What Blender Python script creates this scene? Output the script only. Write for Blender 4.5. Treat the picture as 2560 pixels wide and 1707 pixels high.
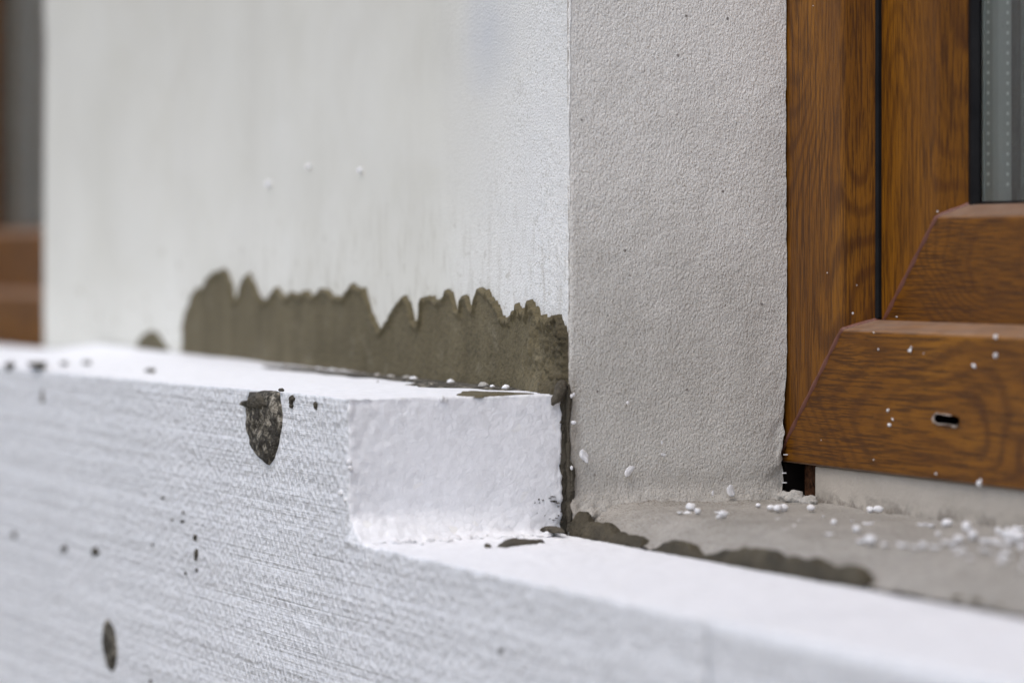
import bpy, bmesh, math, random
import numpy as np
from mathutils import Vector
random.seed(7); rng = np.random.default_rng(7)
S = bpy.context.scene
C = S.collection
for o in list(bpy.data.objects): bpy.data.objects.remove(o)

# ------------------------------------------------------------------ camera
FPX = 8500.0                     # focal length in photograph pixels (width 2560)
PHI = math.atan(3730/FPX)        # angle between the view axis and the facade
Fx, Fy = -math.cos(PHI), math.sin(PHI)
Rx, Ry = math.sin(PHI), math.cos(PHI)
DC = 1.443
U0 = (1422-1280)/FPX
CAM = (-DC*(Fx+U0*Rx), -DC*(Fy+U0*Ry), 0.1188)
HOR = 635.0
cam = bpy.data.cameras.new('camera'); co = bpy.data.objects.new('camera', cam); C.objects.link(co)
co.location = CAM
co.rotation_euler = (math.pi/2, 0, math.atan2(-Fx, Fy))
cam.sensor_width = 36; cam.lens = FPX/2560*36; cam.shift_y = -(853.5-HOR)/2560
cam.clip_start = .05; cam.clip_end = 3000
cam.dof.use_dof = True; cam.dof.focus_distance = 1.475; cam.dof.aperture_fstop = 5.5
cam.dof.aperture_blades = 9
S.camera = co

# ------------------------------------------------------------------ light
SUN_EL, SUN_AZ = math.radians(60), math.radians(152)     # azimuth clockwise from +Y
w = bpy.data.worlds.new("World"); S.world = w; w.use_nodes = True
nt = w.node_tree; bg = nt.nodes['Background']
sky = nt.nodes.new('ShaderNodeTexSky'); sky.sky_type = 'NISHITA'; sky.sun_disc = False
sky.sun_elevation = SUN_EL; sky.sun_rotation = SUN_AZ; sky.air_density = 1; sky.dust_density = 3
hs = nt.nodes.new('ShaderNodeHueSaturation'); hs.inputs['Saturation'].default_value = 1.0
nt.links.new(sky.outputs[0], hs.inputs['Color']); nt.links.new(hs.outputs[0], bg.inputs[0])
bg.inputs[1].default_value = .15
sl = bpy.data.lights.new('sun', 'SUN'); so = bpy.data.objects.new('sun', sl); C.objects.link(so)
sl.energy = 1.05; sl.angle = math.radians(50); sl.color = (1, .985, .965)
d = Vector((math.sin(SUN_AZ)*math.cos(SUN_EL), math.cos(SUN_AZ)*math.cos(SUN_EL), math.sin(SUN_EL)))
so.rotation_euler = d.to_track_quat('Z', 'Y').to_euler()
so.location = (3, -3, 5)
S.view_settings.view_transform = 'Standard'; S.view_settings.look = 'None'
S.view_settings.exposure = 0.19; S.view_settings.gamma = 1
S.render.engine = 'CYCLES'

# ------------------------------------------------------------------ pixel -> point on a plane of the place
def ray(px, py):
    u = (px-1280)/FPX
    return (Fx+u*Rx, Fy+u*Ry, -(py-HOR)/FPX)
def hit(px, py, ax, val):
    r = ray(px, py); s = (val-CAM[ax])/r[ax]
    return Vector((CAM[0]+s*r[0], CAM[1]+s*r[1], CAM[2]+s*r[2]))
def pxm(p):                                   # metres per photograph pixel at a point
    return ((p[0]-CAM[0])*Fx+(p[1]-CAM[1])*Fy)/FPX

# ------------------------------------------------------------------ noise in numpy
def _h(ix, iy, iz, s):
    n = (ix*374761393 + iy*668265263 + iz*1274126177 + s*974634777) & 0xffffffff
    n = ((n ^ (n >> 13))*1103515245) & 0xffffffff
    n = ((n ^ (n >> 16))*2246822519) & 0xffffffff
    return ((n ^ (n >> 15)) & 0xffffff)/float(0xffffff)
def vnoise(P, sc, s=0):
    P = np.asarray(P, float)*sc; I = np.floor(P).astype(np.int64); f = P-I; f = f*f*(3-2*f)
    r = 0
    for a in (0, 1):
        for b in (0, 1):
            for c in (0, 1):
                wgt = (f[:, 0] if a else 1-f[:, 0])*(f[:, 1] if b else 1-f[:, 1])*(f[:, 2] if c else 1-f[:, 2])
                r = r + wgt*_h(I[:, 0]+a, I[:, 1]+b, I[:, 2]+c, s)
    return r*2-1
def fbm(P, sc, o=3, s=0):
    return sum(vnoise(P, sc*2**k, s+k)*.5**k for k in range(o))/1.75
def worley(P, size, s=0):
    P = np.asarray(P, float)/size; I = np.floor(P).astype(np.int64)
    d1 = np.full(len(P), 9.); d2 = d1.copy()
    for a in (-1, 0, 1):
        for b in (-1, 0, 1):
            for c in (-1, 0, 1):
                J = I+np.array([a, b, c])
                q = np.stack([J[:, k]+_h(J[:, 0], J[:, 1], J[:, 2], s+k+1) for k in range(3)], 1)
                dd = np.sqrt(((q-P)**2).sum(1))
                m = dd < d1; d2 = np.where(m, d1, np.minimum(d2, dd)); d1 = np.where(m, dd, d1)
    return d1, d2

# ------------------------------------------------------------------ materials
def mat(name):
    m = bpy.data.materials.new(name); m.use_nodes = True
    n = m.node_tree; b = n.nodes['Principled BSDF']
    return m, n, b
def N(n, t, **k):
    x = n.nodes.new(t)
    for a, v in k.items():
        if a in x.inputs.keys() if hasattr(x.inputs, 'keys') else False: x.inputs[a].default_value = v
        else: setattr(x, a, v)
    return x
def coords(n, scale=(1, 1, 1), rot=(0, 0, 0), world=True):
    g = n.nodes.new('ShaderNodeNewGeometry') if world else n.nodes.new('ShaderNodeTexCoord')
    mp = n.nodes.new('ShaderNodeMapping'); mp.inputs['Scale'].default_value = scale; mp.inputs['Rotation'].default_value = rot
    n.links.new(g.outputs['Position' if world else 'Object'], mp.inputs['Vector'])
    return mp.outputs[0]
def noise(n, vec, sc, det=3, rough=.55, dist=0):
    x = n.nodes.new('ShaderNodeTexNoise'); x.inputs['Scale'].default_value = sc; x.inputs['Detail'].default_value = det
    x.inputs['Roughness'].default_value = rough; x.inputs['Distortion'].default_value = dist
    n.links.new(vec, x.inputs['Vector']); return x.outputs['Fac']
def voro(n, vec, sc, feat='F1', out='Distance', rnd=1):
    x = n.nodes.new('ShaderNodeTexVoronoi'); x.feature = feat; x.inputs['Scale'].default_value = sc
    x.inputs['Randomness'].default_value = rnd
    n.links.new(vec, x.inputs['Vector']); return x.outputs[out]
def ramp(n, fac, stops):
    r = n.nodes.new('ShaderNodeValToRGB'); e = r.color_ramp.elements
    while len(e) > 1: e.remove(e[-1])
    for i, (p, c) in enumerate(stops):
        if i == 0: e[0].position = p
        else: e.new(p)
        c = c if isinstance(c, (tuple, list)) else (c, c, c)
        e[i].color = (*c[:3], 1)
    n.links.new(fac, r.inputs[0]); return r.outputs[0]
def mth(n, op, a, b=None, c=None):
    x = n.nodes.new('ShaderNodeMath'); x.operation = op
    for i, v in enumerate((a, b, c)):
        if v is None: continue
        if isinstance(v, (int, float)): x.inputs[i].default_value = v
        else: n.links.new(v, x.inputs[i])
    return x.outputs[0]
def mixc(n, fac, a, b, mode='MIX'):
    x = n.nodes.new('ShaderNodeMix'); x.data_type = 'RGBA'; x.blend_type = mode
    for i, v in ((0, fac), (6, a), (7, b)):
        if isinstance(v, (int, float)): x.inputs[i].default_value = v
        elif isinstance(v, tuple): x.inputs[i].default_value = (*v, 1)
        else: n.links.new(v, x.inputs[i])
    return x.outputs[2]
def bump(n, b, hgts):
    prev = None
    for h, dist, st in hgts:
        x = n.nodes.new('ShaderNodeBump'); x.inputs['Distance'].default_value = dist; x.inputs['Strength'].default_value = st
        n.links.new(h, x.inputs['Height'])
        if prev: n.links.new(prev, x.inputs['Normal'])
        prev = x.outputs[0]
    n.links.new(prev, b.inputs['Normal'])

def m_foam(name, sawn):
    m, n, b = mat(name)
    v = coords(n)
    b.inputs['Roughness'].default_value = .55
    cell = voro(n, v, 290, 'DISTANCE_TO_EDGE'); cell1 = voro(n, v, 290, 'F1')
    edge0 = ramp(n, cell, [(0, 0), (.06, .9), (.2, 1)]); patchy = ramp(n, noise(n, v, 70, 3), [(.45, 0), (.66, 1)])
    edge = mth(n, 'MAXIMUM', edge0, mth(n, 'SUBTRACT', 1, mth(n, 'MULTIPLY', patchy, .7)))
    big = noise(n, v, 9, 3)
    if sawn:
        base = ramp(n, big, [(.3, (.81, .825, .85)), (.7, (.86, .875, .90))])
        line = coords(n, (1.5, 1.5, 260))
        l1 = noise(n, line, 1, 3, .7); line2 = coords(n, (4, 4, 900)); l2 = noise(n, line2, 1, 2, .6)
        line3 = coords(n, (1, 1, 70)); l3 = noise(n, line3, 1, 2, .5)
        col = ramp(n, voro(n, coords(n, (1, 1, .8)), 420, 'F1', 'Color'), [(0, .80), (.55, .97), (1, 1)])
        c = mixc(n, 1.0, base, col, 'MULTIPLY')
        c = mixc(n, .5, c, ramp(n, l2, [(.3, .93), (.6, 1)]), 'MULTIPLY')
        n.links.new(c, b.inputs['Base Color'])
        vv = voro(n, coords(n, (1, 1, .85)), 380, 'F1')
        bump(n, b, [(l3, .0024, .9), (l1, .0010, .9), (l2, .0005, .8), (vv, .0011, .9), (edge, .0004, .7), (noise(n, v, 1400, 2), .0005, .7)])
        b.inputs['Roughness'].default_value = .42
    else:
        yel = ramp(n, voro(n, v, 290, 'F1', 'Color'), [(0, (.85, .83, .79)), (.05, (.86, .86, .85)), (.12, (.87, .88, .91)), (1, (.88, .89, .92))])
        c = mixc(n, ramp(n, edge, [(0, .22), (1, 0)]), yel, (.80, .81, .86))
        c = mixc(n, 1.0, c, ramp(n, cell1, [(.1, 1), (.7, .955)]), 'MULTIPLY')
        c = mixc(n, 1.0, c, ramp(n, voro(n, coords(n, (1, 1, 1), (.3, .2, .5)), 240, 'F1', 'Color'), [(0, .90), (.5, 1)]), 'MULTIPLY')
        n.links.new(c, b.inputs['Base Color'])
        cr = ramp(n, voro(n, v, 290, 'F1', 'Color'), [(0, 0), (1, 1)])
        bump(n, b, [(edge, .0003, .6), (cr, .0003, .3), (noise(n, v, 520, 3, .6, .4), .0007, .5), (noise(n, v, 150, 3, .5, .3), .0016, .35)])
    b.inputs['Subsurface Weight'].default_value = .12
    b.inputs['Subsurface Radius'].default_value = (.003, .003, .003)
    b.inputs['Subsurface Scale'].default_value = 1
    return m
M = {}
M['foam_sawn'] = m_foam('sawn_foam', True)
M['foam_cut'] = m_foam('cut_foam', False)

def m_bead():
    m, n, b = mat('foam_bead'); v = coords(n, world=False)
    b.inputs['Base Color'].default_value = (.92, .92, .94, 1); b.inputs['Roughness'].default_value = .5
    bump(n, b, [(noise(n, v, 700, 2), .0006, .6)])
    b.inputs['Subsurface Weight'].default_value = .1; b.inputs['Subsurface Radius'].default_value = (.001,)*3
    return m
M['bead'] = m_bead()

def m_front():
    m, n, b = mat('smooth_white_render'); v = coords(n)
    st = noise(n, coords(n, (8, 8, 3.0)), 1, 5, .65, .6)
    st2 = noise(n, v, 5, 3)
    c = ramp(n, st, [(.25, (.645, .636, .578)), (.55, (.695, .690, .632)), (.8, (.735, .732, .68))])
    c = mixc(n, .5, c, ramp(n, st2, [(.3, (.88, .88, .87)), (.7, (1, 1, 1))]), 'MULTIPLY')
    c = mixc(n, .6, c, ramp(n, noise(n, v, 14, 4, .6, .5), [(.35, (.92, .915, .89)), (.6, (1, 1, 1))]), 'MULTIPLY')
    # sandy arris: coarse grain within a few cm of the corner
    sx = n.nodes.new('ShaderNodeSeparateXYZ'); g = n.nodes.new('ShaderNodeNewGeometry'); n.links.new(g.outputs['Position'], sx.inputs[0])
    near = mth(n, 'MULTIPLY', 1, ramp(n, mth(n, 'ADD', mth(n, 'MULTIPLY', sx.outputs[0], 5), 1), [(.25, 0), (.85, 1)]))
    gr = noise(n, v, 1250, 3, .65)
    sp = ramp(n, gr, [(.34, (.42, .40, .35)), (.44, (.76, .76, .74)), (.58, (.84, .85, .85)), (.68, (.92, .91, .86))])
    c = mixc(n, mth(n, 'MULTIPLY', near, .85), c, sp)
    # old mortar specks
    sk = ramp(n, noise(n, v, 130, 3, .6), [(.62, 0), (.68, 1)])
    low = ramp(n, mth(n, 'ADD', mth(n, 'MULTIPLY', sx.outputs[2], 4), 0), [(.3, 1), (.62, 0)])
    c = mixc(n, mth(n, 'MULTIPLY', mth(n, 'MULTIPLY', sk, low), .6), c, (.28, .25, .18))
    zr = ramp(n, mth(n, 'ADD', mth(n, 'MULTIPLY', sx.outputs[2], 5), mth(n, 'MULTIPLY', sx.outputs[0], -.15)), [(.45, 1), (.60, .6), (.80, 0)])
    vs = ramp(n, noise(n, coords(n, (170, 170, 42)), 1, 5, .7), [(.50, 0), (.64, 1)])
    xr = ramp(n, mth(n, 'ADD', mth(n, 'MULTIPLY', sx.outputs[0], 1.9), 1), [(.1, 0), (.25, 1)])
    c = mixc(n, mth(n, 'MULTIPLY', mth(n, 'MULTIPLY', mth(n, 'MULTIPLY', zr, vs), xr), .42), c, (.30, .27, .20))
    # blue-grey smudge high up beside the corner
    p0 = hit(1215, 85, 1, 0)
    vd = n.nodes.new('ShaderNodeVectorMath'); vd.operation = 'DISTANCE'; n.links.new(g.outputs['Position'], vd.inputs[0]); vd.inputs[1].default_value = p0
    sm = ramp(n, mth(n, 'ADD', vd.outputs['Value'], mth(n, 'MULTIPLY', noise(n, v, 25, 3), .03)), [(.012, .55), (.05, 0)])
    c = mixc(n, sm, c, (.50, .53, .58))
    n.links.new(c, b.inputs['Base Color']); b.inputs['Roughness'].default_value = .75
    h = mth(n, 'MULTIPLY', noise(n, v, 1000, 3, .6), mth(n, 'ADD', mth(n, 'MULTIPLY', near, .8), .2))
    bump(n, b, [(noise(n, coords(n, (16, 16, 8)), 1, 3), .003, .4), (h, .0010, .8)])
    return m
M['front'] = m_front()

def m_smear():
    m, n, b = mat('trowelled_mortar'); v = coords(n)
    c = ramp(n, noise(n, coords(n, (60, 60, 14)), 1, 4, .6), [(.3, (.098, .078, .036)), (.7, (.152, .125, .066))])
    dry = ramp(n, noise(n, v, 55, 4, .65), [(.56, 0), (.74, .55)])
    c = mixc(n, dry, c, (.24, .21, .14))
    g = n.nodes.new('ShaderNodeNewGeometry'); sx = n.nodes.new('ShaderNodeSeparateXYZ'); n.links.new(g.outputs['Position'], sx.inputs[0])
    wet = ramp(n, mth(n, 'ADD', mth(n, 'MULTIPLY', sx.outputs[0], 12), mth(n, 'MULTIPLY', noise(n, v, 40, 3), .6)), [(-.0, 0), (.3, .75)])
    c = mixc(n, wet, c, (.060, .047, .023))
    grit = ramp(n, noise(n, v, 700, 3, .65), [(.36, .55), (.5, 1), (.7, 1.0)])
    c = mixc(n, .8, c, grit, 'MULTIPLY')
    n.links.new(c, b.inputs['Base Color']); b.inputs['Roughness'].default_value = .8
    bump(n, b, [(noise(n, coords(n, (120, 120, 30)), 1, 3), .0012, .6), (noise(n, v, 380, 4, .65), .0024, .8)])
    return m
M['smear'] = m_smear()
def m_reveal():
    m, n, b = mat('rough_grey_render'); v = coords(n)
    dg = coords(n, (1, 1, .7), (math.radians(-38), 0, 0))
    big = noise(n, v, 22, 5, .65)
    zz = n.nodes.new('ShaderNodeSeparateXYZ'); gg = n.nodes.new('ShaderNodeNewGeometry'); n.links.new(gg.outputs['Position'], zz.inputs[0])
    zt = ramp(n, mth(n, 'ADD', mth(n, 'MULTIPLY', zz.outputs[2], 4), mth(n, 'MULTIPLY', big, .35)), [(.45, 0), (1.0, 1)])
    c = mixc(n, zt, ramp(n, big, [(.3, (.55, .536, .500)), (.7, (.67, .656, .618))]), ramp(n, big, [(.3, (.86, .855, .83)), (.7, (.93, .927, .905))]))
    fine = noise(n, v, 1500, 2, .6)
    c = mixc(n, .7, c, ramp(n, fine, [(.34, (.50, .45, .39)), (.43, (.90, .885, .86)), (.52, (1, 1, 1))]), 'MULTIPLY')
    pits = ramp(n, voro(n, v, 105, 'F1'), [(.055, 1), (.09, 0)])
    dark = ramp(n, voro(n, v, 105, 'F1', 'Color'), [(.42, 0), (.48, 1)])
    c = mixc(n, mth(n, 'MULTIPLY', pits, mth(n, 'MULTIPLY', dark, .8)), c, (.12, .10, .09))
    g = n.nodes.new('ShaderNodeNewGeometry'); sx = n.nodes.new('ShaderNodeSeparateXYZ'); n.links.new(g.outputs['Position'], sx.inputs[0])
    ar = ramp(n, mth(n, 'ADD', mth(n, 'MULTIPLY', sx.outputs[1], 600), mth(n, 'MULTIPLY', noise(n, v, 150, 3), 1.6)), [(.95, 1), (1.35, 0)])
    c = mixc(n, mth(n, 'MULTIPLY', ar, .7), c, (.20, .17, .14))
    # damp grey mortar band along the foot of the arris
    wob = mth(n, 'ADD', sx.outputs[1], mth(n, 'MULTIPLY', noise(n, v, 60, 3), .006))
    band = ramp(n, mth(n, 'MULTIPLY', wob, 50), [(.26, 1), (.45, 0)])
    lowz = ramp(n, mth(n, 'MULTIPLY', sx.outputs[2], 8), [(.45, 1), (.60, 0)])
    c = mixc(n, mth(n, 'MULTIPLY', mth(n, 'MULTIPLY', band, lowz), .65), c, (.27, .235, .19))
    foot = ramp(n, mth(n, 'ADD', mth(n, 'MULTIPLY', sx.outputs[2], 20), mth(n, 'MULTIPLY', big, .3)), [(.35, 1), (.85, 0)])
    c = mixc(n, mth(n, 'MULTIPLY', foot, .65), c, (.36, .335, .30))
    n.links.new(c, b.inputs['Base Color']); b.inputs['Roughness'].default_value = .85
    bump(n, b, [(noise(n, v, 40, 2), .0015, .4), (noise(n, dg, 1000, 3, .65), .0008, .75), (noise(n, dg, 450, 3, .6), .0009, .5), (voro(n, dg, 1100, 'F1'), -.0004, .6)])
    return m
M['reveal'] = m_reveal()

def m_plain(name, c1, c2, sc=40, rough=.85, bumps=((300, .001, .8),), det=4):
    m, n, b = mat(name); v = coords(n)
    n.links.new(ramp(n, noise(n, v, sc, det, .6), [(.3, c1), (.7, c2)]), b.inputs['Base Color'])
    b.inputs['Roughness'].default_value = rough
    if bumps: bump(n, b, [(noise(n, v, s, 3, .6), dd, st) for s, dd, st in bumps])
    return m
M['mortar'] = m_plain('damp_mortar', (.098, .080, .040), (.150, .127, .070), 26, .8, ((60, .003, .6), (450, .0022, .8), (1300, .0007, .8)))
M['mortar_dark'] = m_plain('dark_mortar', (.045, .038, .026), (.085, .072, .050), 90, .8, ((300, .0015, .9), (1200, .0006, .9)))
M['mortar_ridge'] = m_plain('clotted_mortar', (.030, .024, .013), (.090, .074, .044), 75, .8, ((150, .003, .8), (600, .0015, .9), (1500, .0006, .8)))
def m_crust():
    m, n, b = mat('speckled_mortar'); v = coords(n)
    c = ramp(n, noise(n, v, 240, 5, .7, .3), [(.44, (.035, .030, .022)), (.52, (.085, .075, .056)), (.60, (.30, .27, .215)), (.72, (.52, .49, .43))])
    n.links.new(c, b.inputs['Base Color']); b.inputs['Roughness'].default_value = .85
    bump(n, b, [(noise(n, v, 240, 5, .7, .3), -.003, .8), (noise(n, v, 900, 2), .001, .8)])
    return m
M['crust'] = m_crust()
def m_sill():
    m, n, b = mat('cement_sill'); v = coords(n)
    c = ramp(n, noise(n, v, 45, 4, .6), [(.3, (.37, .35, .315)), (.7, (.49, .465, .43))])
    c = mixc(n, 1.0, c, ramp(n, noise(n, v, 1100, 3, .7), [(.34, (.42, .38, .33)), (.46, (.92, .91, .89)), (.6, (1.0, 1.0, 1.0))]), 'MULTIPLY')
    c = mixc(n, 1.0, c, ramp(n, noise(n, v, 260, 3, .6), [(.35, .86), (.6, 1)]), 'MULTIPLY')
    n.links.new(c, b.inputs['Base Color']); b.inputs['Roughness'].default_value = .9
    bump(n, b, [(noise(n, v, 90, 3), .002, .6), (noise(n, v, 700, 4, .7), .0016, .9)])
    return m
M['sill'] = m_sill()

def m_wood(name, axis, seed):
    m, n, b = mat(name)
    along = {'z': (1, 1, .20), 'x': (.30, 1, 1)}[axis]
    fine = {'z': (1, 1, .035), 'x': (.035, 1, 1)}[axis]
    g = n.nodes.new('ShaderNodeNewGeometry')
    def cc(s, off):
        mp = n.nodes.new('ShaderNodeMapping'); mp.inputs['Scale'].default_value = s; mp.inputs['Location'].default_value = off
        n.links.new(g.outputs['Position'], mp.inputs['Vector']); return mp.outputs[0]
    f = noise(n, cc(along, (seed, seed*.7, seed*.3)), 17, 1.5, .4, .35)
    rings = mth(n, 'SINE', mth(n, 'MULTIPLY', f, 185))
    ringf = ramp(n, mth(n, 'MULTIPLY_ADD', rings, .5, .5), [(0, 0), (.55, .15), (.85, .8), (1, 1)])
    tone = noise(n, cc(along, (seed*2, 1, 3)), 26, 3, .5)
    base = ramp(n, tone, [(.30, (.135, .049, .0035)), (.5, (.19, .072, .005)), (.72, (.29, .118, .009))])
    ringmask = ramp(n, noise(n, cc((1, 1, 1), (seed, 5, 2)), 18, 2), [(.36, .3), (.62, .75)])
    c = mixc(n, mth(n, 'MULTIPLY', ringf, ringmask), base, (.080, .027, .004))
    pores = ramp(n, noise(n, cc(fine, (3, seed, 1)), 1500, 3, .7), [(.43, 1), (.52, 0)])
    c = mixc(n, mth(n, 'MULTIPLY', pores, .80), c, (.05, .018, .004))
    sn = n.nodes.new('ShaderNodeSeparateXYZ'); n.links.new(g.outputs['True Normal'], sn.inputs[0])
    dust_sheen = ramp(n, mth(n, 'ABSOLUTE', sn.outputs[2]), [(.25, 0), (.9, .42)])  # level faces paler: some dust, plus sky sheen painted into the colour
    dust_sheen = mth(n, 'MULTIPLY', dust_sheen, ramp(n, noise(n, g.outputs['Position'], 120, 3), [(.3, .6), (.7, 1)]))
    c = mixc(n, dust_sheen, c, (.46, .36, .30))
    n.links.new(c, b.inputs['Base Color'])
    b.inputs['Roughness'].default_value = .40
    b.inputs['Specular IOR Level'].default_value = .22
    bump(n, b, [(noise(n, cc(fine, (3, seed, 1)), 1500, 2, .6), .0003, .6)])
    return m
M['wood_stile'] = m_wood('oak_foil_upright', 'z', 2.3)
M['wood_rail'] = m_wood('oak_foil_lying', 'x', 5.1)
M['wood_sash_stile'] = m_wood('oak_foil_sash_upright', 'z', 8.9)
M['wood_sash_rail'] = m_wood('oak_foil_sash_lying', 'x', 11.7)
M['weld'] = m_plain('brown_weld', (.12, .042, .026), (.17, .065, .045), 120, .5, ((700, .0004, .6),))
M['gasket'] = m_plain('black_rubber', (.008, .008, .009), (.016, .016, .017), 60, .38, ((200, .0004, .4),))
M['cavity'] = m_plain('dark_brown_plastic', (.010, .004, .0025), (.10, .045, .022), 420, .6, ((400, .002, .8),)); M['cavity'].node_tree.nodes['Principled BSDF'].inputs['Specular IOR Level'].default_value = .1
for q in ('gasket',): M[q].node_tree.nodes['Principled BSDF'].inputs['Specular IOR Level'].default_value = .06
def m_strip():
    m, n, b = mat('dirty_white_profile'); v = coords(n)
    c = ramp(n, noise(n, v, 30, 4), [(.3, (.40, .365, .315)), (.7, (.50, .46, .405))])
    g = n.nodes.new('ShaderNodeNewGeometry'); sx = n.nodes.new('ShaderNodeSeparateXYZ'); n.links.new(g.outputs['Position'], sx.inputs[0])
    lo = ramp(n, mth(n, 'MULTIPLY', mth(n, 'SUBTRACT', sx.outputs[2], .011), 100), [(0, 1), (.75, 0)])
    dirt = ramp(n, noise(n, v, 160, 5, .7), [(.42, 0), (.62, 1)])
    c = mixc(n, mth(n, 'MULTIPLY', lo, dirt), c, (.16, .14, .12))
    n.links.new(c, b.inputs['Base Color']); b.inputs['Roughness'].default_value = .5
    bump(n, b, [(dirt, .0004, .5)])
    return m
M['strip'] = m_strip()
M['spacer'] = m_plain('grey_aluminium', (.36, .40, .40), (.42, .46, .45), 20, .45, None)
M['dot'] = m_plain('bright_aluminium', (.75, .82, .80), (.85, .9, .88), 20, .35, None)
def m_glass():
    m, n, b = mat('window_glass'); b.inputs['Transmission Weight'].default_value = 1
    b.inputs['Roughness'].default_value = 0; b.inputs['IOR'].default_value = 1.45
    b.inputs['Base Color'].default_value = (.93, .97, .95, 1); return m
M['glass'] = m_glass()
M['curtain'] = m_plain('pale_curtain', (.55, .58, .55), (.62, .65, .62), 10, .9, None)
M['core'] = m_plain('masonry', (.45, .43, .40), (.52, .50, .47), 8, .9, ((150, .002, .6),))
M['room'] = m_plain('dim_room_paint', (.16, .16, .15), (.20, .20, .19), 3, .9, None)
M['soil'] = m_plain('trodden_soil', (.20, .17, .13), (.32, .29, .24), 2, .95, ((12, .03, .7), (60, .008, .7)))
M['plaster_crumb'] = m_plain('crumbled_render', (.36, .345, .315), (.50, .48, .45), 200, .9, ((500, .0015, .9),))
M['slot'] = m_plain('recess_shade', (.006, .005, .005), (.012, .010, .009), 100, .7, None)  # shade inside the slot and the gap, put in as near-black colour
M['slot'].node_tree.nodes['Principled BSDF'].inputs['Specular IOR Level'].default_value = 0
M['slot_rim'] = m_plain('torn_foil', (.35, .28, .22), (.55, .48, .42), 400, .6, ((900, .0004, .8),))

# ------------------------------------------------------------------ object helpers
def tag(o, label=None, cat=None, group=None, kind=None):
    if label: o['label'] = label
    if cat: o['category'] = cat
    if group: o['group'] = group
    if kind: o['kind'] = kind
    return o
def empty(name, loc, label=None, cat=None, group=None):
    o = bpy.data.objects.new(name, None); C.objects.link(o); o.location = loc; o.empty_display_size = .02
    return tag(o, label, cat, group)
def wpos(o):
    p = Vector(o.location)
    while o.parent: o = o.parent; p += Vector(o.location)
    return p
def mesh(name, V, Fs, m, parent=None, origin=None, smooth=True, mats=None, midx=None):
    V = np.asarray(V, float)
    pw = wpos(parent) if parent else Vector((0, 0, 0))
    if origin is None: origin = pw if parent else Vector(V.mean(0))
    origin = Vector(origin)
    me = bpy.data.meshes.new(name); me.from_pydata((V-np.array(origin)).tolist(), [], [list(map(int, f)) for f in Fs])
    for mm in (mats or [m]): me.materials.append(mm)
    if midx is not None: me.polygons.foreach_set('material_index', np.asarray(midx, dtype=np.int32))
    if smooth: me.polygons.foreach_set('use_smooth', [True]*len(me.polygons))
    me.update()
    o = bpy.data.objects.new(name, me); C.objects.link(o)
    if parent: o.parent = parent
    o.location = origin-pw
    return o
def boxvf(a, b):
    (x0, y0, z0), (x1, y1, z1) = a, b
    V = [(x0, y0, z0), (x1, y0, z0), (x1, y1, z0), (x0, y1, z0), (x0, y0, z1), (x1, y0, z1), (x1, y1, z1), (x0, y1, z1)]
    return V, [(0, 3, 2, 1), (4, 5, 6, 7), (0, 1, 5, 4), (1, 2, 6, 5), (2, 3, 7, 6), (3, 0, 4, 7)]
def joinvf(parts):
    V, Fs = [], []
    for v, f in parts:
        k = len(V); V += [tuple(p) for p in v]; Fs += [tuple(i+k for i in q) for q in f]
    return V, Fs
def box(name, a, b, m, parent=None, bev=0, **k):
    V, Fs = boxvf(a, b)
    o = mesh(name, V, Fs, m, parent, smooth=False, **k)
    if bev:
        md = o.modifiers.new('bevel', 'BEVEL'); md.width = bev; md.segments = 2
    return o
class Surf:                                   # patches of quads welded along shared grid lines
    def __init__(s): s.V = []; s.F = []; s.k = {}; s.m = []
    def v(s, p):
        q = (round(p[0]*1e5), round(p[1]*1e5), round(p[2]*1e5))
        if q not in s.k: s.k[q] = len(s.V); s.V.append(p)
        return s.k[q]
    def patch(s, us, vs, fn, flip=False, mi=0, skip=None):
        G = [[s.v(fn(u, v)) for v in vs] for u in us]
        for i in range(len(us)-1):
            for j in range(len(vs)-1):
                if skip and skip((us[i]+us[i+1])/2, (vs[j]+vs[j+1])/2): continue
                q = (G[i][j], G[i+1][j], G[i+1][j+1], G[i][j+1])
                s.F.append(q[::-1] if flip else q); s.m.append(mi)
    def normals(s):
        V = np.array(s.V, float); Fq = np.array(s.F)
        n = np.cross(V[Fq[:, 2]]-V[Fq[:, 0]], V[Fq[:, 3]]-V[Fq[:, 1]])
        n /= np.linalg.norm(n, axis=1)[:, None]+1e-12
        A = np.zeros_like(V)
        for k in range(4): np.add.at(A, Fq[:, k], n)
        return V, A/(np.linalg.norm(A, axis=1)[:, None]+1e-12)
def steps(*segs):                             # (from, to, step) ...
    out = [segs[0][0]]
    for a, b, st in segs:
        k = max(1, int(round(abs(b-a)/st)))
        out += [a+(b-a)*i/k for i in range(1, k+1)]
    return [round(x, 6) for x in out]

# ------------------------------------------------------------------ ground
tag(mesh('ground', [(-400, -400, -1.0), (400, -400, -1.0), (400, 400, -1.0), (-400, 400, -1.0)], [(0, 1, 2, 3)], M['soil'], smooth=False),
    'trodden bare soil below the wall', 'ground', kind='structure')

# ------------------------------------------------------------------ the wall and its parts
PW = .82; TH = .0592; WR = 1.52
wall = empty('house_wall', (-.41, .12, -1.0), 'off-white rendered pier and rough grey reveal beside the brown window', 'wall')
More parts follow.
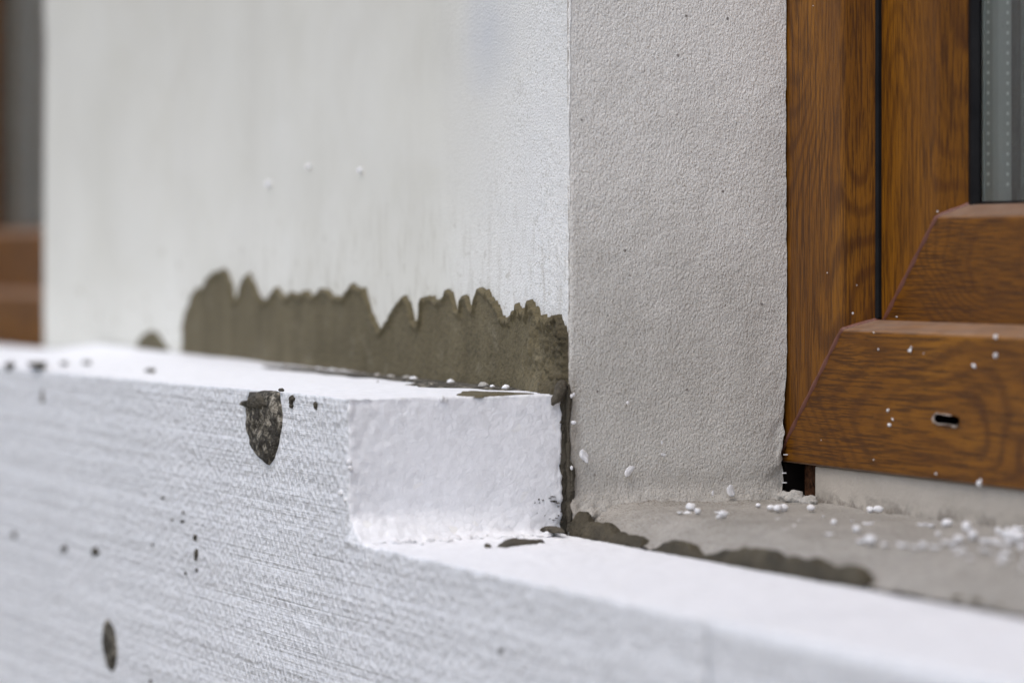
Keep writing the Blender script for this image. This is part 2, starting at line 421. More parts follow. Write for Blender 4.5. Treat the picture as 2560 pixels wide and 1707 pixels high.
# smooth front of the pier
s = Surf()
xs = steps((-PW+.014, -.10, .012), (-.10, 0, .0012)); zs = steps((-.6, -.02, .05), (-.02, .20, .0018), (.20, .40, .006), (.40, 2.4, .2))
s.patch(xs, zs, lambda x, z: (x, 0, z))
V = np.array(s.V); P = V.copy()
edge = np.clip(1+V[:, 0]/.0015, 0, 1)
V[:, 1] += -.0022*fbm(P, 9, 3, 5) + .0004*fbm(P, 300, 2, 6)*np.clip(1+V[:, 0]/.08, 0, 1)
V[:, 1] += .0004*edge**2*(1+.5*vnoise(P, 150, 8)); V[:, 0] += edge*(.0005*fbm(P, 180, 3, 9) - .0002)
mesh('front_render', V, s.F, M['front'], wall)
def wall_y(P):
    Q = np.array(P, float); Q[:, 1] = 0; return -.0022*fbm(Q, 9, 3, 5)
# rounded far arris of the pier and the far reveal
s = Surf(); pts = [(-PW+.014-.014*math.sin(a), .014-.014*math.cos(a)) for a in np.linspace(0, math.pi/2, 9)] + [(-PW, .06), (-PW, .104)]
s.patch(list(range(len(pts))), steps((-.6, 2.4, .2)), lambda i, z: (pts[i][0], pts[i][1], z), flip=True)
mesh('far_reveal_render', s.V, s.F, M['front'], wall)
# grey reveal, x = 0
s = Surf()
ys = steps((0, .1044, .0012)); zs2 = steps((-.02, .20, .0012), (.20, .33, .004), (.33, 2.4, .1))
s.patch(ys, zs2, lambda y, z: (0, y, z))
V = np.array(s.V); P = V.copy(); e0 = np.clip(1-V[:, 1]/.0015, 0, 1)
near_w = np.clip((V[:, 1]-.092)/.0124, 0, 1); lowz = np.clip(1-(V[:, 2]-.03)/.04, 0, 1)
V[:, 0] += .0012*fbm(P, 9, 2, 15) + .00016*fbm(P, 300, 3, 16) - .0008*e0**2 + .0004*near_w*(fbm(P, 120, 3, 17))
V[:, 0] += -.0035*lowz*near_w*np.clip(fbm(P, 140, 3, 18)+.25, 0, 1)
foot = np.clip(1-(V[:, 2]-.011)/.010, 0, 1.2)
V[:, 0] += .0034*foot**2*(1+.5*fbm(P, 260, 3, 19)) + .0012*foot*np.abs(fbm(P, 400, 2, 20))
V[:, 1] += -near_w**3*(.0006*np.abs(fbm(P, 150, 3, 21)) + .0018*lowz*(1+fbm(P, 220, 3, 22)))
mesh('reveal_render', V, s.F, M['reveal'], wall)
# masonry behind, under and over
V, Fs = joinvf([boxvf((-PW+.02, .1055, -.999), (-.016, .36, 2.4)), boxvf((-6, .003, -.999), (6, .36, -.02)), boxvf((-6, .0, 1.32), (-PW-.001, .36, 2.4)),
                boxvf((.001, .0, 1.32), (6, .36, 2.4)), boxvf((WR, 0, -.02), (6, .36, 1.32)), boxvf((-6, 0, -.02), (-1.50, .36, 1.32)),
                boxvf((-PW+.001, .02, -.019), (-.004, .104, 2.4))])
mesh('masonry', V, Fs, M['core'], wall, smooth=False)
# cement sill beds
def sill(name, x0, x1, fine):
    s = Surf()
    xs = steps((x0, x0+.35, .0015 if fine else .02), (x0+.35, x1, .004 if fine else .05)); ys = steps((-.001, .125, .0015 if fine else .01))
    s.patch(xs, ys, lambda x, y: (x, y, .0115))
    V = np.array(s.V); P = V.copy()
    fr = np.clip(1-P[:, 1]/(.030+.008*vnoise(P*[1, 0, 0], 18, 3)), 0, 1)
    V[:, 2] += -.0112*fr**1.6 + .0010*fbm(P, 30, 3, 31) + .0005*fbm(P, 250, 3, 32)*(1+1.2*fr)
    cx = np.clip(1-P[:, 0]/.010, 0, 1)
    V[:, 2] += .0035*cx**2*(.6+.5*fbm(P, 300, 3, 33))
    return mesh(name, V, s.F, M['sill'], wall)
sill('cement_sill', .0005, WR, True); sill('far_cement_sill', -1.5, -PW+.001, False)

# ------------------------------------------------------------------ the room behind the glass
V, Fs = joinvf([boxvf((-6, 3.5, -1), (6, 3.6, 2.4)), boxvf((-6, .361, -.9), (6, 3.49, -.8)), boxvf((-6, .361, 2.3), (6, 3.49, 2.39)),
                boxvf((-6.1, .361, -.79), (-6, 3.49, 2.29)), boxvf((6, .361, -.79), (6.1, 3.49, 2.29))])
tag(mesh('room', V, Fs, M['room'], smooth=False), 'dim room behind the windows', 'room', kind='structure')
def curtain(x0, x1, label):
    s = Surf(); s.patch(steps((x0, x1, .008)), [.06, .4, .8, 1.25], lambda x, z: (x, .30+.016*math.sin(x*95)+.006*math.sin(x*41), z))
    o = mesh('curtain', s.V, s.F, M['curtain']); md = o.modifiers.new('thick', 'SOLIDIFY'); md.thickness = .001
    tag(o, label, 'curtain')
curtain(-.012, .30, 'pale curtain hanging behind the near window glass')

# ------------------------------------------------------------------ windows
YF, YS = .105, .1215
def strip_side(prof, x0, x1, z0, z1, side, dx=0):
    """one mitred member of a rectangular frame; prof = [(inset, y)]"""
    V = []
    for i, y in prof:
        a, b, c, d_ = x0+i, x1-i, z0+i, z1-i
        V += {'L': [(a, y, c), (a, y, d_)], 'R': [(b, y, d_), (b, y, c)], 'B': [(b, y, c), (a, y, c)], 'T': [(a, y, d_), (b, y, d_)]}[side]
    Fs = [(2*k, 2*k+1, 2*k+3, 2*k+2) for k in range(len(prof)-1)]
    Fs.append(tuple(range(0, len(V), 2))[::-1]); Fs.append(tuple(range(1, len(V), 2)))
    return V, Fs
def rounded(pts, r=.0016, n=4):
    out = [pts[0]]
    for k in range(1, len(pts)-1):
        p = Vector(pts[k]); a = (Vector(pts[k-1])-p); b = (Vector(pts[k+1])-p)
        ra = min(r, a.length*.45, b.length*.45); A = p+a.normalized()*ra; B = p+b.normalized()*ra
        for t in np.linspace(0, 1, n): out.append(tuple((A*(1-t)**2+p*2*t*(1-t)+B*t*t)))
    return out+[pts[-1]]
FP = rounded([(0, .17), (0, YF), (.0591, YF), (.0591+.0040, YF+.014), (.0591+.0040, .165)])
SP = rounded([(0, .18), (0, YS), (.0540, YS), (.0540+.0054, YS+.013), (.0540+.0054, .175)])
def weld(name, prof, cx, cz, sx, sz, parent, w=.0013, h=.0005):
    pp = [p for p in prof if True][1:-1]; V = []; Fs = []
    for k, (i, y) in enumerate(pp):
        q = pp[min(k+1, len(pp)-1)]; p0 = pp[max(k-1, 0)]
        t = Vector((q[0]-p0[0], q[1]-p0[1])); t.normalize(); nx, ny = t.y, -t.x     # outward of the profile
        if ny > 0: nx, ny = -nx, -ny
        wob = 1+.35*math.sin(k*2.1)
        for e, hh in ((-1, -.0003), (-.55, h), (.55, h), (1, -.0003)):
            x = cx+sx*(i+nx*hh)+e*w*wob*.7071*sx; z = cz+sz*(i+nx*hh)-e*w*wob*.7071*sz
            V.append((x, y+ny*hh, z))
        if k:
            b = 4*(k-1)
            for j in range(3): Fs.append((b+j, b+j+1, b+j+5, b+j+4))
    return mesh(name, V, Fs, M['weld'], parent)
def subdiv_weld(prof, n=14):
    out = []
    for a, b in zip(prof[:-1], prof[1:]):
        L = math.hypot(b[0]-a[0], b[1]-a[1]); k = max(1, int(L/.003))
        for j in range(k): out.append((a[0]+(b[0]-a[0])*j/k, a[1]+(b[1]-a[1])*j/k))
    return out+[prof[-1]]

def window(x0, x1, z0, z1, label, slot=None, near=True):
    w_ = empty('window', (x0, YF, z0), label, 'window')
    for sd, nm, mt in (('L', 'frame_stile', 'wood_stile'), ('R', 'frame_stile', 'wood_stile'), ('T', 'frame_rail', 'wood_rail'), ('B', 'frame_rail', 'wood_rail')):
        V, Fs = strip_side(FP, x0, x1, z0, z1, sd)
        if sd == 'B' and slot:
            # replace the flat front quad by one with a real rounded slot in it
            flat = max(range(len(FP)-1), key=lambda k: (FP[k+1][0]-FP[k][0]) if abs(FP[k][1]-YF) < 1e-6 and abs(FP[k+1][1]-YF) < 1e-6 else -1)
            q = Fs.pop(flat); i0, i1 = FP[flat][0], FP[flat+1][0]
            sx, sz, hw, hh, dp = slot
            a = [V[k] for k in q]
            n = 32; ring = []
            for k in range(n):
                t = 2*math.pi*k/n; c_, s_ = math.cos(t), math.sin(t)
                ex = math.copysign(abs(c_)**.55, c_)*hw; ez = math.copysign(abs(s_)**.65, s_)*hh
                ez += .00025*math.sin(3*t+1)+.0002*math.sin(7*t)
                ring.append((sx+ex, sz+ez))
            o_ = []
            bx0, bx1, bz0, bz1 = sx-.02, sx+.02, z0+i0, z0+i1
            for k in range(n):
                t = 2*math.pi*k/n; c_, s_ = math.cos(t), math.sin(t)
                m_ = max(abs(c_), abs(s_)); cx_, cz_ = c_/m_, s_/m_
                o_.append((sx+cx_*.02, (sz+cz_*(bz1-sz)) if cz_ > 0 else (sz+cz_*(sz-bz0))))
            b0 = len(V)
            V += [(p[0], YF, p[1]) for p in ring] + [(p[0], YF, p[1]) for p in o_] + [(p[0], YF+dp, p[1]) for p in ring]
            for k in range(n):
                l = (k+1) % n
                Fs.append((b0+k, b0+n+k, b0+n+l, b0+l))
            c0 = len(V)
            V += [(x0+i0, YF, z0+i0), (x0+i1, YF, z0+i1), (bx0, YF, bz0), (bx0, YF, bz1), (x1-i0, YF, z0+i0), (x1-i1, YF, z0+i1), (bx1, YF, bz0), (bx1, YF, bz1)]
            Fs += [(c0, c0+2, c0+3, c0+1), (c0+6, c0+4, c0+5, c0+7)]
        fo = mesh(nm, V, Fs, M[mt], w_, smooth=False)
        if sd == 'B' and slot:
            k0 = len(ring)
            mesh('drain_slot', [(p[0], YF+.0003, p[1]) for p in ring]+[(p[0], YF+slot[4], p[1]) for p in ring], [(k, (k+1) % k0, k0+(k+1) % k0, k0+k) for k in range(k0)]+[tuple(range(k0, 2*k0))], M['slot'], fo, smooth=False)
            rim = Surf(); rr = ring[7:31]
            rim.patch(list(range(len(rr))), [0, 1, 2], lambda i, j: (sx+(rr[i][0]-sx)*(1+.03*j*(1+.7*math.sin(i*2.3))), YF-.0006*(j == 1)*(1.2+math.sin(i*3.1))-.00005, sz+(rr[i][1]-sz)*(1+.10*j*(1+.7*math.sin(i*1.7)))))
            mesh('torn_rim', rim.V, rim.F, M['slot_rim'], fo)
    fp2 = subdiv_weld(FP); sp2 = subdiv_weld(SP)
    ax, az = x0+.024, z0+.053                        # sash outer corner offsets
    SX0, SX1, SZ0, SZ1 = x0+.0551, x1-.0551, z0+.0524, z1-.0524
    for cx, sx in ((x0, 1), (x1, -1)):
        for cz, sz in ((z0, 1), (z1, -1)): weld('weld_seam', fp2, cx, cz, sx, sz, w_)
    for cx, sx in ((SX0, 1), (SX1, -1)):
        for cz, sz in ((SZ0, 1), (SZ1, -1)): weld('weld_seam', sp2, cx, cz, sx, sz, w_)
    sash = empty('sash', (0, 0, 0)); sash.parent = w_; sash.location = (SX0-x0, YS-YF, SZ0-z0)
    for sd, nm, mt in (('L', 'sash_stile', 'wood_sash_stile'), ('R', 'sash_stile', 'wood_sash_stile'), ('T', 'sash_rail', 'wood_sash_rail'), ('B', 'sash_rail', 'wood_sash_rail')):
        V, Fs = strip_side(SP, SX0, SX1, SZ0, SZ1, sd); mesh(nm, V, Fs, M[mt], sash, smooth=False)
    # rubber seal on the frame lip
    gi = .0631
    prof = [(gi-.0003, YF+.0138), (gi+.0010, YF+.0150), (gi+.0010, YF+.024), (gi-.0003, YF+.024)]
    V, Fs = joinvf([strip_side(prof, x0, x1, z0, z1, sd) for sd in ('L', 'R', 'T')]); mesh('rubber_seal', V, Fs, M['gasket'], w_, smooth=False)
    # glazing: bead gasket, spacer bars, panes
    gi = .0594; yg = YS+.0128
    prof = [(gi-.001, yg-.0005), (gi+.0028, yg-.0012), (gi+.0065, yg+.0004), (gi+.0065, yg+.0022), (gi-.001, yg+.0022)]
    V, Fs = joinvf([strip_side(prof, SX0, SX1, SZ0-(.0095 if sd != 'T' else 0), SZ1, sd) for sd in 'LRT']+[strip_side([(gi-.001, yg-.0005), (gi+.0008, yg-.0005), (gi+.0008, yg+.0022), (gi-.001, yg+.0022)], SX0, SX1, SZ0, SZ1, 'B')]); mesh('glazing_gasket', V, Fs, M['gasket'], sash, smooth=False)
    a, b, c_, d_ = SX0+gi-.002, SX1-gi+.002, SZ0+gi-.002, SZ1-gi+.002
    for y in (yg+.0025, yg+.0185): box('glass_pane', (a, y-.0015, c_), (b, y+.0015, d_), M['glass'], sash)
    V, Fs = joinvf([strip_side([(gi-.004, yg+.0041), (gi+.0075, yg+.0041), (gi+.0075, yg+.0168), (gi-.004, yg+.0168)], SX0, SX1, SZ0-(.0095 if sd != 'T' else 0), SZ1, sd) for sd in 'LRT']+[strip_side([(gi-.012, yg+.0041), (gi-.002, yg+.0041), (gi-.002, yg+.0168), (gi-.012, yg+.0168)], SX0, SX1, SZ0, SZ1, 'B')])
    sp = mesh('spacer_bar', V, Fs, M['spacer'], sash, smooth=False)
    V, Fs = joinvf([strip_side([(gi-.004, yg+.0202), (gi+.0090, yg+.0202), (gi+.0090, yg+.0222), (gi-.004, yg+.0222)], SX0, SX1, SZ0-(.0095 if sd != 'T' else 0), SZ1, sd) for sd in 'LRT']+[strip_side([(gi-.012, yg+.0202), (gi-.002, yg+.0202), (gi-.002, yg+.0222), (gi-.012, yg+.0222)], SX0, SX1, SZ0, SZ1, 'B')])
    mesh('inner_seal', V, Fs, M['gasket'], sash, smooth=False)
    V, Fs = joinvf([strip_side([(gi-.004, yg+.0224), (gi+.0080, yg+.0224), (gi+.0080, yg+.0300), (gi-.004, yg+.0300)], SX0, SX1, SZ0-(.0095 if sd != 'T' else 0), SZ1, sd) for sd in 'LRT']+[strip_side([(gi-.012, yg+.0224), (gi-.002, yg+.0224), (gi-.002, yg+.0300), (gi-.012, yg+.0300)], SX0, SX1, SZ0, SZ1, 'B')])
    mesh('inner_spacer_bar', V, Fs, M['spacer'], sash, smooth=False)
    if near:                                          # punched dots of the spacer, one row near each pane
        xd = SX0+gi+.0075; parts = []
        z = c_+.010
        while z < .42:
            for yy, r in ((yg+.0057, .00065), (yg+.0150, .00065)):
                V = [(xd, yy, z)]+[(xd+.0001, yy+r*math.cos(t), z+1.25*r*math.sin(t)) for t in np.linspace(0, 2*math.pi, 9)[:-1]]
                V[0] = (xd+.0003, yy, z)
                parts.append((V, [(0, 1+k, 1+(k+1) % 8) for k in range(8)]))
            z += .00415
        V, Fs = joinvf(parts); mesh('punched_dots', V, Fs, M['dot'], sp, smooth=True)
    return w_
ps = hit(2367, 1049, 1, YF)
wn = window(-.0106, WR-.012, .0277, 1.30, 'brown wood-grain window with white profile below, at the end of the grey reveal', (ps.x, ps.z, .0098, .0020, .012), True)
window(-1.526, -PW+.0106, .0277, 1.30, 'blurred dark brown window beyond the far edge of the white pier', None, False)
xl = hit(2037, 1200, 1, YF+.003).x
box('white_base_profile', (xl, YF+.003, .004), (WR-.02, YF+.045, .0273), M['strip'], wn, .0006)
tag(wn.children[-1], 'dirty white profile under the bottom rail')
box('dark_end_block', (.0045, YF+.006, .002), (xl-.0006, YF+.05, .0273), M['cavity'], wn, .0005)
box('gap_shade', (-.0158, YF+.0003, .002), (-.0030, YF+.05, .0272), M['slot'], wn)  # near-black boxes added for the shade deep in the gap
box('gap_shade', (-.0029, YF+.030, .002), (.0040, YF+.05, .0272), M['slot'], wn)
# window specks: white crumbs stuck to the foil are separate things further down

# ------------------------------------------------------------------ foam boards
def foam_disp(V, Nn, sawn_amt, torn):
    d1, d2 = worley(V, .0042, 3)
    groove = np.clip((d2-d1)/.18, 0, 1)
    d = .00005*(groove-1) + .0003*fbm(V, 60, 3, 40)
    d += torn*(.0011*(.55-d1) + .0010*fbm(V, 260, 2, 41) - .0002)
    return V+Nn*d[:, None]
YB = -.0032
# the board with the stepped corner
XA, XB = -.676, .3235
s = Surf()
xsL = steps((XA, -.25, .006), (-.25, -.06, .002), (-.06, 0, .001)); xsR = steps((0, .05, .001), (.05, .16, .0015), (.16, XB, .004))
zsU = steps((0, TH, .00107)); zsD = steps((-.44, -.16, .02), (-.16, -.05, .003), (-.05, 0, .0014))
ysT = steps((-.1, YB, .001))
xsA = xsL+xsR[1:]; zsA = zsD+zsU[1:]
s.patch(xsA, zsA, lambda x, z: (x, -.1, z), mi=0, skip=lambda x, z: x > 0 and z > 0)
s.patch(xsL, ysT, lambda x, y: (x, y, TH), mi=1)
s.patch(ysT, zsU, lambda y, z: (0, y, z), mi=1)
s.patch(xsR, ysT, lambda x, y: (x, y, 0), mi=1)
s.patch(xsA, zsA, lambda x, z: (x, YB, z), mi=1, flip=True, skip=lambda x, z: x > 0 and z > 0)
s.patch(ysT, zsA, lambda y, z: (XA, y, z), mi=0, flip=True); s.patch(ysT, zsD, lambda y, z: (XB, y, z), mi=0)
V, Nn = s.normals(); P = V.copy()
def edged(p):                                 # closeness to the visible cut edges
    cut = np.exp(-((p[:, 0]/.0022)**2))*np.where(p[:, 2] > -.003, 1, 0)
    e_out = np.exp(-(((p[:, 1]+.1)/.0022)**2)); e_top = np.exp(-(((p[:, 2]-TH)/.0022)**2)); e_led = np.exp(-((p[:, 2]/.0022)**2))*np.where(p[:, 0] > 0, 1, 0)
    e_back = np.exp(-(((p[:, 1]-YB)/.0022)**2))
    return np.clip(cut*(e_out+e_top*.5+e_back*1.2) + e_out*(e_led*.8+e_top*.45), 0, 1.3)
left_fuzz = np.clip(1-(P[:, 1]+.1)/.030, 0, 1)*np.where(np.abs(P[:, 0]) < .0005, 1, 0)
bot_fuzz = np.where(np.abs(P[:, 0]) < .0005, 1, 0)*np.clip(1-P[:, 2]/.013, 0, 1)*.35 + np.where(np.abs(P[:, 2]) < .0005, 1, 0)*np.clip(1-P[:, 0]/.035, 0, 1)*.35+.25*np.where(np.abs(P[:, 2]) < .0005, 1, 0)
torn = np.clip(edged(P)+.8*left_fuzz+bot_fuzz, 0, 1.4)
V = foam_disp(V, Nn, 0, torn)
# hand-cut foot of the step leans out, the top sags a little along the facade
A = .0098*np.clip(-P[:, 1]/.1, 0, 1)
fz = np.where(P[:, 2] >= 0, np.clip(1-P[:, 2]/.013, 0, 1)**2, np.clip(1+P[:, 2]/.03, 0, 1))
V[:, 0] += np.where(P[:, 0] >= -1e-6, A*fz*np.clip(1-P[:, 0]/.05, 0, 1), 0)
fil = .0034*np.clip(-P[:, 1]/.02, .3, 1)
V[:, 2] += np.where((np.abs(P[:, 2]) < .0005) & (P[:, 0] >= -1e-6), fil*np.exp(-P[:, 0]/.004), 0)
V[:, 2] += np.where((np.abs(P[:, 0]) < .0005) & (P[:, 2] > .0005), fil*np.clip(1-P[:, 2]/.02, 0, 1), 0)
up = np.clip((P[:, 2]-.03)/.0292, 0, 1)*np.clip(-P[:, 0]/.55, 0, 1.3)
V[:, 2] += up*(-.0036*np.clip(-P[:, 1]/.1, 0, 1) + .0045*(1-np.clip(-P[:, 1]/.1, 0, 1)))
V[:, 2] += np.where(P[:, 2] > TH-.001, .0005*fbm(P, 30, 2, 44), 0)
fb = mesh('foam_board', V, s.F, None, origin=(0, -.05, -.44), mats=[M['foam_sawn'], M['foam_cut']], midx=s.m)
tag(fb, 'white foam board with a cut square step against the grey wall corner', 'foam board')
# plain neighbour boards
def board(x0, x1, z0, z1, label):
    s = Surf(); xs = steps((x0, x1, .006 if z1 < .01 and z1 > -.01 else .05)); zs = steps((z0, z1-.06, .05), (z1-.06, z1, .004)); ys = steps((-.1, YB, .004))
    s.patch(xs, zs, lambda x, z: (x, -.1, z)); s.patch(xs, ys, lambda x, y: (x, y, z1), mi=1)
    s.patch(xs, zs, lambda x, z: (x, YB, z), flip=True, mi=1); s.patch(ys, zs, lambda y, z: (x0, y, z), flip=True); s.patch(ys, zs, lambda y, z: (x1, y, z))
    s.patch(xs, ys, lambda x, y: (x, y, z0), flip=True, mi=1)
    V, Nn = s.normals(); P = V.copy(); V = foam_disp(V, Nn, 0, np.exp(-((P[:, 2]-z1)/.003)**2)*np.exp(-((P[:, 1]+.1)/.003)**2)*.8)
    o = mesh('foam_board', V, s.F, None, origin=((x0+x1)/2, -.05, z0), mats=[M['foam_sawn'], M['foam_cut']], midx=s.m)
    tag(o, label, 'foam board')
board(XB+.0003, XB+1.3, -.44, 0, 'low foam board blurred in the foreground under the brown window')
board(XA-1.0, XA-.0009, -.44, TH-.0005, 'foam board continuing past the far edge of the white pier')
board(XA-1.0, XB+1.3, -.999, -.4415, 'lowest foam board standing on the soil')

# ------------------------------------------------------------------ mortar
def lump(name, outline, ax, val, h, m, seed=0, dome=.5, rough=.25, nr=10, sub=3, jag=.06, label=None, cat='mortar', group=None, pixels=True, parent=None, kindn=1):
    """star-shaped crust on a plane of the place: outline in photograph pixels"""
    pts = [hit(px, py, ax, val) for px, py in outline] if pixels else [Vector(p) for p in outline]
    # refine outline
    out = []
    n = len(pts)
    for k in range(n):
        a, b = pts[k], pts[(k+1) % n]
        for j in range(sub): out.append(a.lerp(b, j/sub))
    c = sum(out, Vector())/len(out)
    R = np.array([tuple(p) for p in out]); cc = np.array(tuple(c)); size = np.abs(R-cc).max()
    jg = 1+jag*vnoise(R, 2.5/size, seed+3)+jag*.6*vnoise(R, 7/size, seed+4); R = cc+(R-cc)*jg[:, None]
    sign = {0: 1, 1: -1, 2: 1}[ax]; nrm = np.zeros(3); nrm[ax] = sign*kindn
    V = [cc]; rho = [0]; K = len(R)
    for i in range(1, nr+1):
        r = (i/nr)**.8
        V += list(cc+(R-cc)*r); rho += [r]*K
    V = np.array(V); rho = np.array(rho)
    z = h*((1-rho**3)**dome)*(1+rough*2*fbm(V, 3/size, 3, seed)+rough*fbm(V, 12/size, 2, seed+9))
    z = np.where(rho > .999, -.0006, z)
    if ax == 1 and val == 0: V[:, 1] += wall_y(V)
    V = V+nrm*z[:, None]
    Fs = [(0, 1+k, 1+(k+1) % K) for k in range(K)]
    for i in range(nr-1):
        a, b = 1+i*K, 1+(i+1)*K
        for k in range(K): l = (k+1) % K; Fs.append((a+k, b+k, b+l, a+l))
    o = mesh(name, V, Fs, m, parent)
    if label: tag(o, label, cat, group)
    return o
def z5(*p): return [(1350+x/2.613, 1000+y/2.613) for x, y in p]
def z4(*p): return [(800+x/3.136, 950+y/3.136) for x, y in p]
def z3(*p): return [(800+x/3.136, 600+y/3.136) for x, y in p]
def z2(*p): return [(400+x/2.613, 600+y/2.613) for x, y in p]
def z9(*p): return [(x/1.83, 850+y/1.83) for x, y in p]
def z8(*p): return [(1900+x/2.851, 950+y/2.851) for x, y in p]

# adhesive bed between the boards and the wall
s = Surf(); xs = steps((XA, -.12, .02), (-.12, -.0004, .0012)); zs = steps((-.44, -.01, .03), (-.01, TH+.0012, .0012)); bx = lambda z: -.0004
s.patch(xs, zs, lambda x, z: (x, YB-.0002, z)); s.patch([YB-.0002, YB/2, -.0001], zs, lambda y, z: (-.0004, y, z)); s.patch(xs, [YB-.0002, YB/2, -.0001], lambda x, y: (x, y, zs[-1]))
V = np.array(s.V); P = V.copy(); e = np.where(P[:, 0] > -.0006, 1, 0)
V[:, 0] += e*(.0012*fbm(P, 160, 3, 50)-.0002); V[:, 2] += np.where(P[:, 2] > TH, 1, 0)*.0010*fbm(P, 120, 3, 51)
tag(mesh('mortar_bed', V, s.F, M['mortar_dark']), 'dark mortar joint in the crack between the foam step and the grey wall corner', 'mortar')

# long smear on the front of the pier
T = [(463, 884), (463, 814), (473, 772), (492, 730), (526, 703), (542, 680), (561, 671), (576, 684), (587, 707), (592, 753), (607, 738), (618, 699), (633, 688), (645, 711), (664, 749), (683, 745), (698, 722), (710, 722), (721, 745), (737, 730), (756, 742), (775, 730), (794, 741), (813, 726), (832, 720), (844, 734), (871, 742), (894, 711), (924, 722), (928, 734), (943, 791), (956, 820), (969, 814), (988, 785), (1004, 759), (1017, 743), (1030, 759), (1042, 798), (1052, 809), (1060, 804), (1062, 756), (1077, 737), (1097, 743), (1111, 747), (1122, 724), (1133, 731), (1144, 766), (1151, 775), (1155, 772), (1158, 740), (1171, 737), (1183, 769), (1190, 775), (1197, 737), (1205, 718), (1237, 737), (1246, 766), (1259, 785), (1278, 807), (1288, 782), (1301, 763), (1310, 785), (1323, 775), (1336, 756), (1355, 779), (1371, 804), (1390, 794), (1403, 791), (1415, 804), (1421, 823)]
tx = np.array([p[0] for p in T], float); ty = np.array([p[1] for p in T], float); tx[1:4] += [0, 0, 0]; tx = np.maximum.accumulate(tx+np.arange(len(tx))*1e-3)
pxs = np.concatenate([[463, 463.6, 464.5], np.arange(466, 1421.5, 1.6), [1421.5]])
rows = np.array([0, .05, .12]+list(np.linspace(.2, .93, 34))+[.95, .965, .98, .992, 1.0])
V = []
for px in pxs:
    yt = np.interp(px, tx, ty)
    top = hit(px, yt, 1, 0); zb = TH-.004+.0036*min(1, -top.x/.55)
    for r in rows: V.append((top.x, 0, zb+(top.z-zb)*r))
V = np.array(V); nR = len(rows); nC = len(pxs); P = V.copy()
rr = np.tile(rows, nC); cc = np.repeat(pxs, nR)
jit = fbm(P*[1, 1, 0], 320, 3, 60); right_ = np.clip((cc-1200)/150, 0, 1); V[:, 2] += (.0022*jit+.0022*(.5+right_)*fbm(P*[1, 1, 0], 900, 2, 66))*(rr**4)*np.clip((V[:, 2]-TH)/.01, 0, 1)
dist_top = (np.repeat(V[nR-1::nR, 2], nR)-V[:, 2])                       # metres under the ragged edge
right = np.clip((cc-1290)/100, 0, 1)
t = .0011+.0005*fbm(P, 40, 3, 61)
t += .0016*np.exp(-((dist_top-.0016)/.0016)**2)*(1+.5*fbm(P, 200, 2, 62))*np.clip((cc-480)/60, .4, 1)
t += right*(.0034*np.abs(fbm(P, 330, 3, 63))+.0055*np.clip(fbm(P, 90, 3, 64), 0, 1)+.0008)
t += .003*np.exp(-((V[:, 2]-TH)/.006)**2)*(.4+right)
t = np.where(rr > .999, -.0015, t); t = np.where((cc < 463.3) | (cc > 1421.2), -.0015, np.where(cc < 464, .0009, t))
t = np.where(rr > .988, np.minimum(t, .0009), t)
V[:, 1] += wall_y(P)-t
V[:, 0] = np.minimum(V[:, 0], -.0003+.0009*right*np.abs(fbm(P, 200, 2, 65)))
Fs = [(i*nR+j, (i+1)*nR+j, (i+1)*nR+j+1, i*nR+j+1) for i in range(nC-1) for j in range(nR-1)]
tag(mesh('mortar_smear', V, Fs, M['smear']), 'long jagged grey-brown mortar smear on the white wall above the foam', 'mortar')
lump('mortar_patch', [(345, 874), (352, 850), (375, 828), (388, 824), (402, 832), (418, 856), (432, 876), (390, 884)], 1, 0, .002, M['mortar'], 3,
     label='small rounded mortar patch on the white wall left of the long smear')
# thin smears and crumbs lying on the top of the foam
def onz(name, pl, z, h, m, seed, label, group=None, **k): return lump(name, pl, 2, z, h, m, seed, label=label, group=group, **k)
onz('mortar_smear', z3((1045, 1212), (1100, 1190), (1250, 1196), (1400, 1200), (1560, 1204), (1700, 1210), (1500, 1216), (1400, 1220), (1250, 1224), (1120, 1224)), TH, .0009, M['mortar'], 11, 'flat mortar smear along the top rim of the foam step', jag=.1)
onz('mortar_smear', z3((600, 1120), (780, 1106), (1000, 1108), (1250, 1130), (1560, 1150), (1740, 1170), (1760, 1192), (1500, 1190), (1250, 1178), (1000, 1168), (760, 1158), (620, 1140)), TH, .0011, M['crust'], 12, 'speckled mortar smear at the foot of the wall on top of the foam', jag=.12)
onz('mortar_smear', z2((380, 790), (800, 830), (1100, 852), (1500, 885), (1800, 920), (1800, 940), (1400, 902), (1000, 872), (700, 848), (400, 812)), TH+.0012, .0008, M['crust'], 13, 'long thin dry mortar line between foam top and wall', jag=.1)
crumb_lab = 'small grey crumb along the wall foot on top of the foam'
def crumb(p, r, m, seed, flat=.8, label=None, group=None, name='crumb', cat='crumb', elong=(1, 1, 1), amp=.28):
    bm = bmesh.new(); bmesh.ops.create_icosphere(bm, subdivisions=3, radius=1)
    V = np.array([v.co[:] for v in bm.verts]); Fs = [[v.index for v in f.verts] for f in bm.faces]; bm.free()
    off = np.array([seed*3.17, seed*1.7, seed*.9])
    V = V*(1+amp*fbm(V+off, 1.3, 2, seed % 50)+amp*.4*vnoise(V+off, 3.2, seed % 50+5))[:, None]
    V = V*np.array(elong)*np.array([1, 1, flat])
    a = seed*1.3; V = V@np.array([[math.cos(a), -math.sin(a), 0], [math.sin(a), math.cos(a), 0], [0, 0, 1]])
    V = V*r; 
    o = mesh(name, V+np.array(p), Fs, m, origin=p); tag(o, label, cat, group); return o
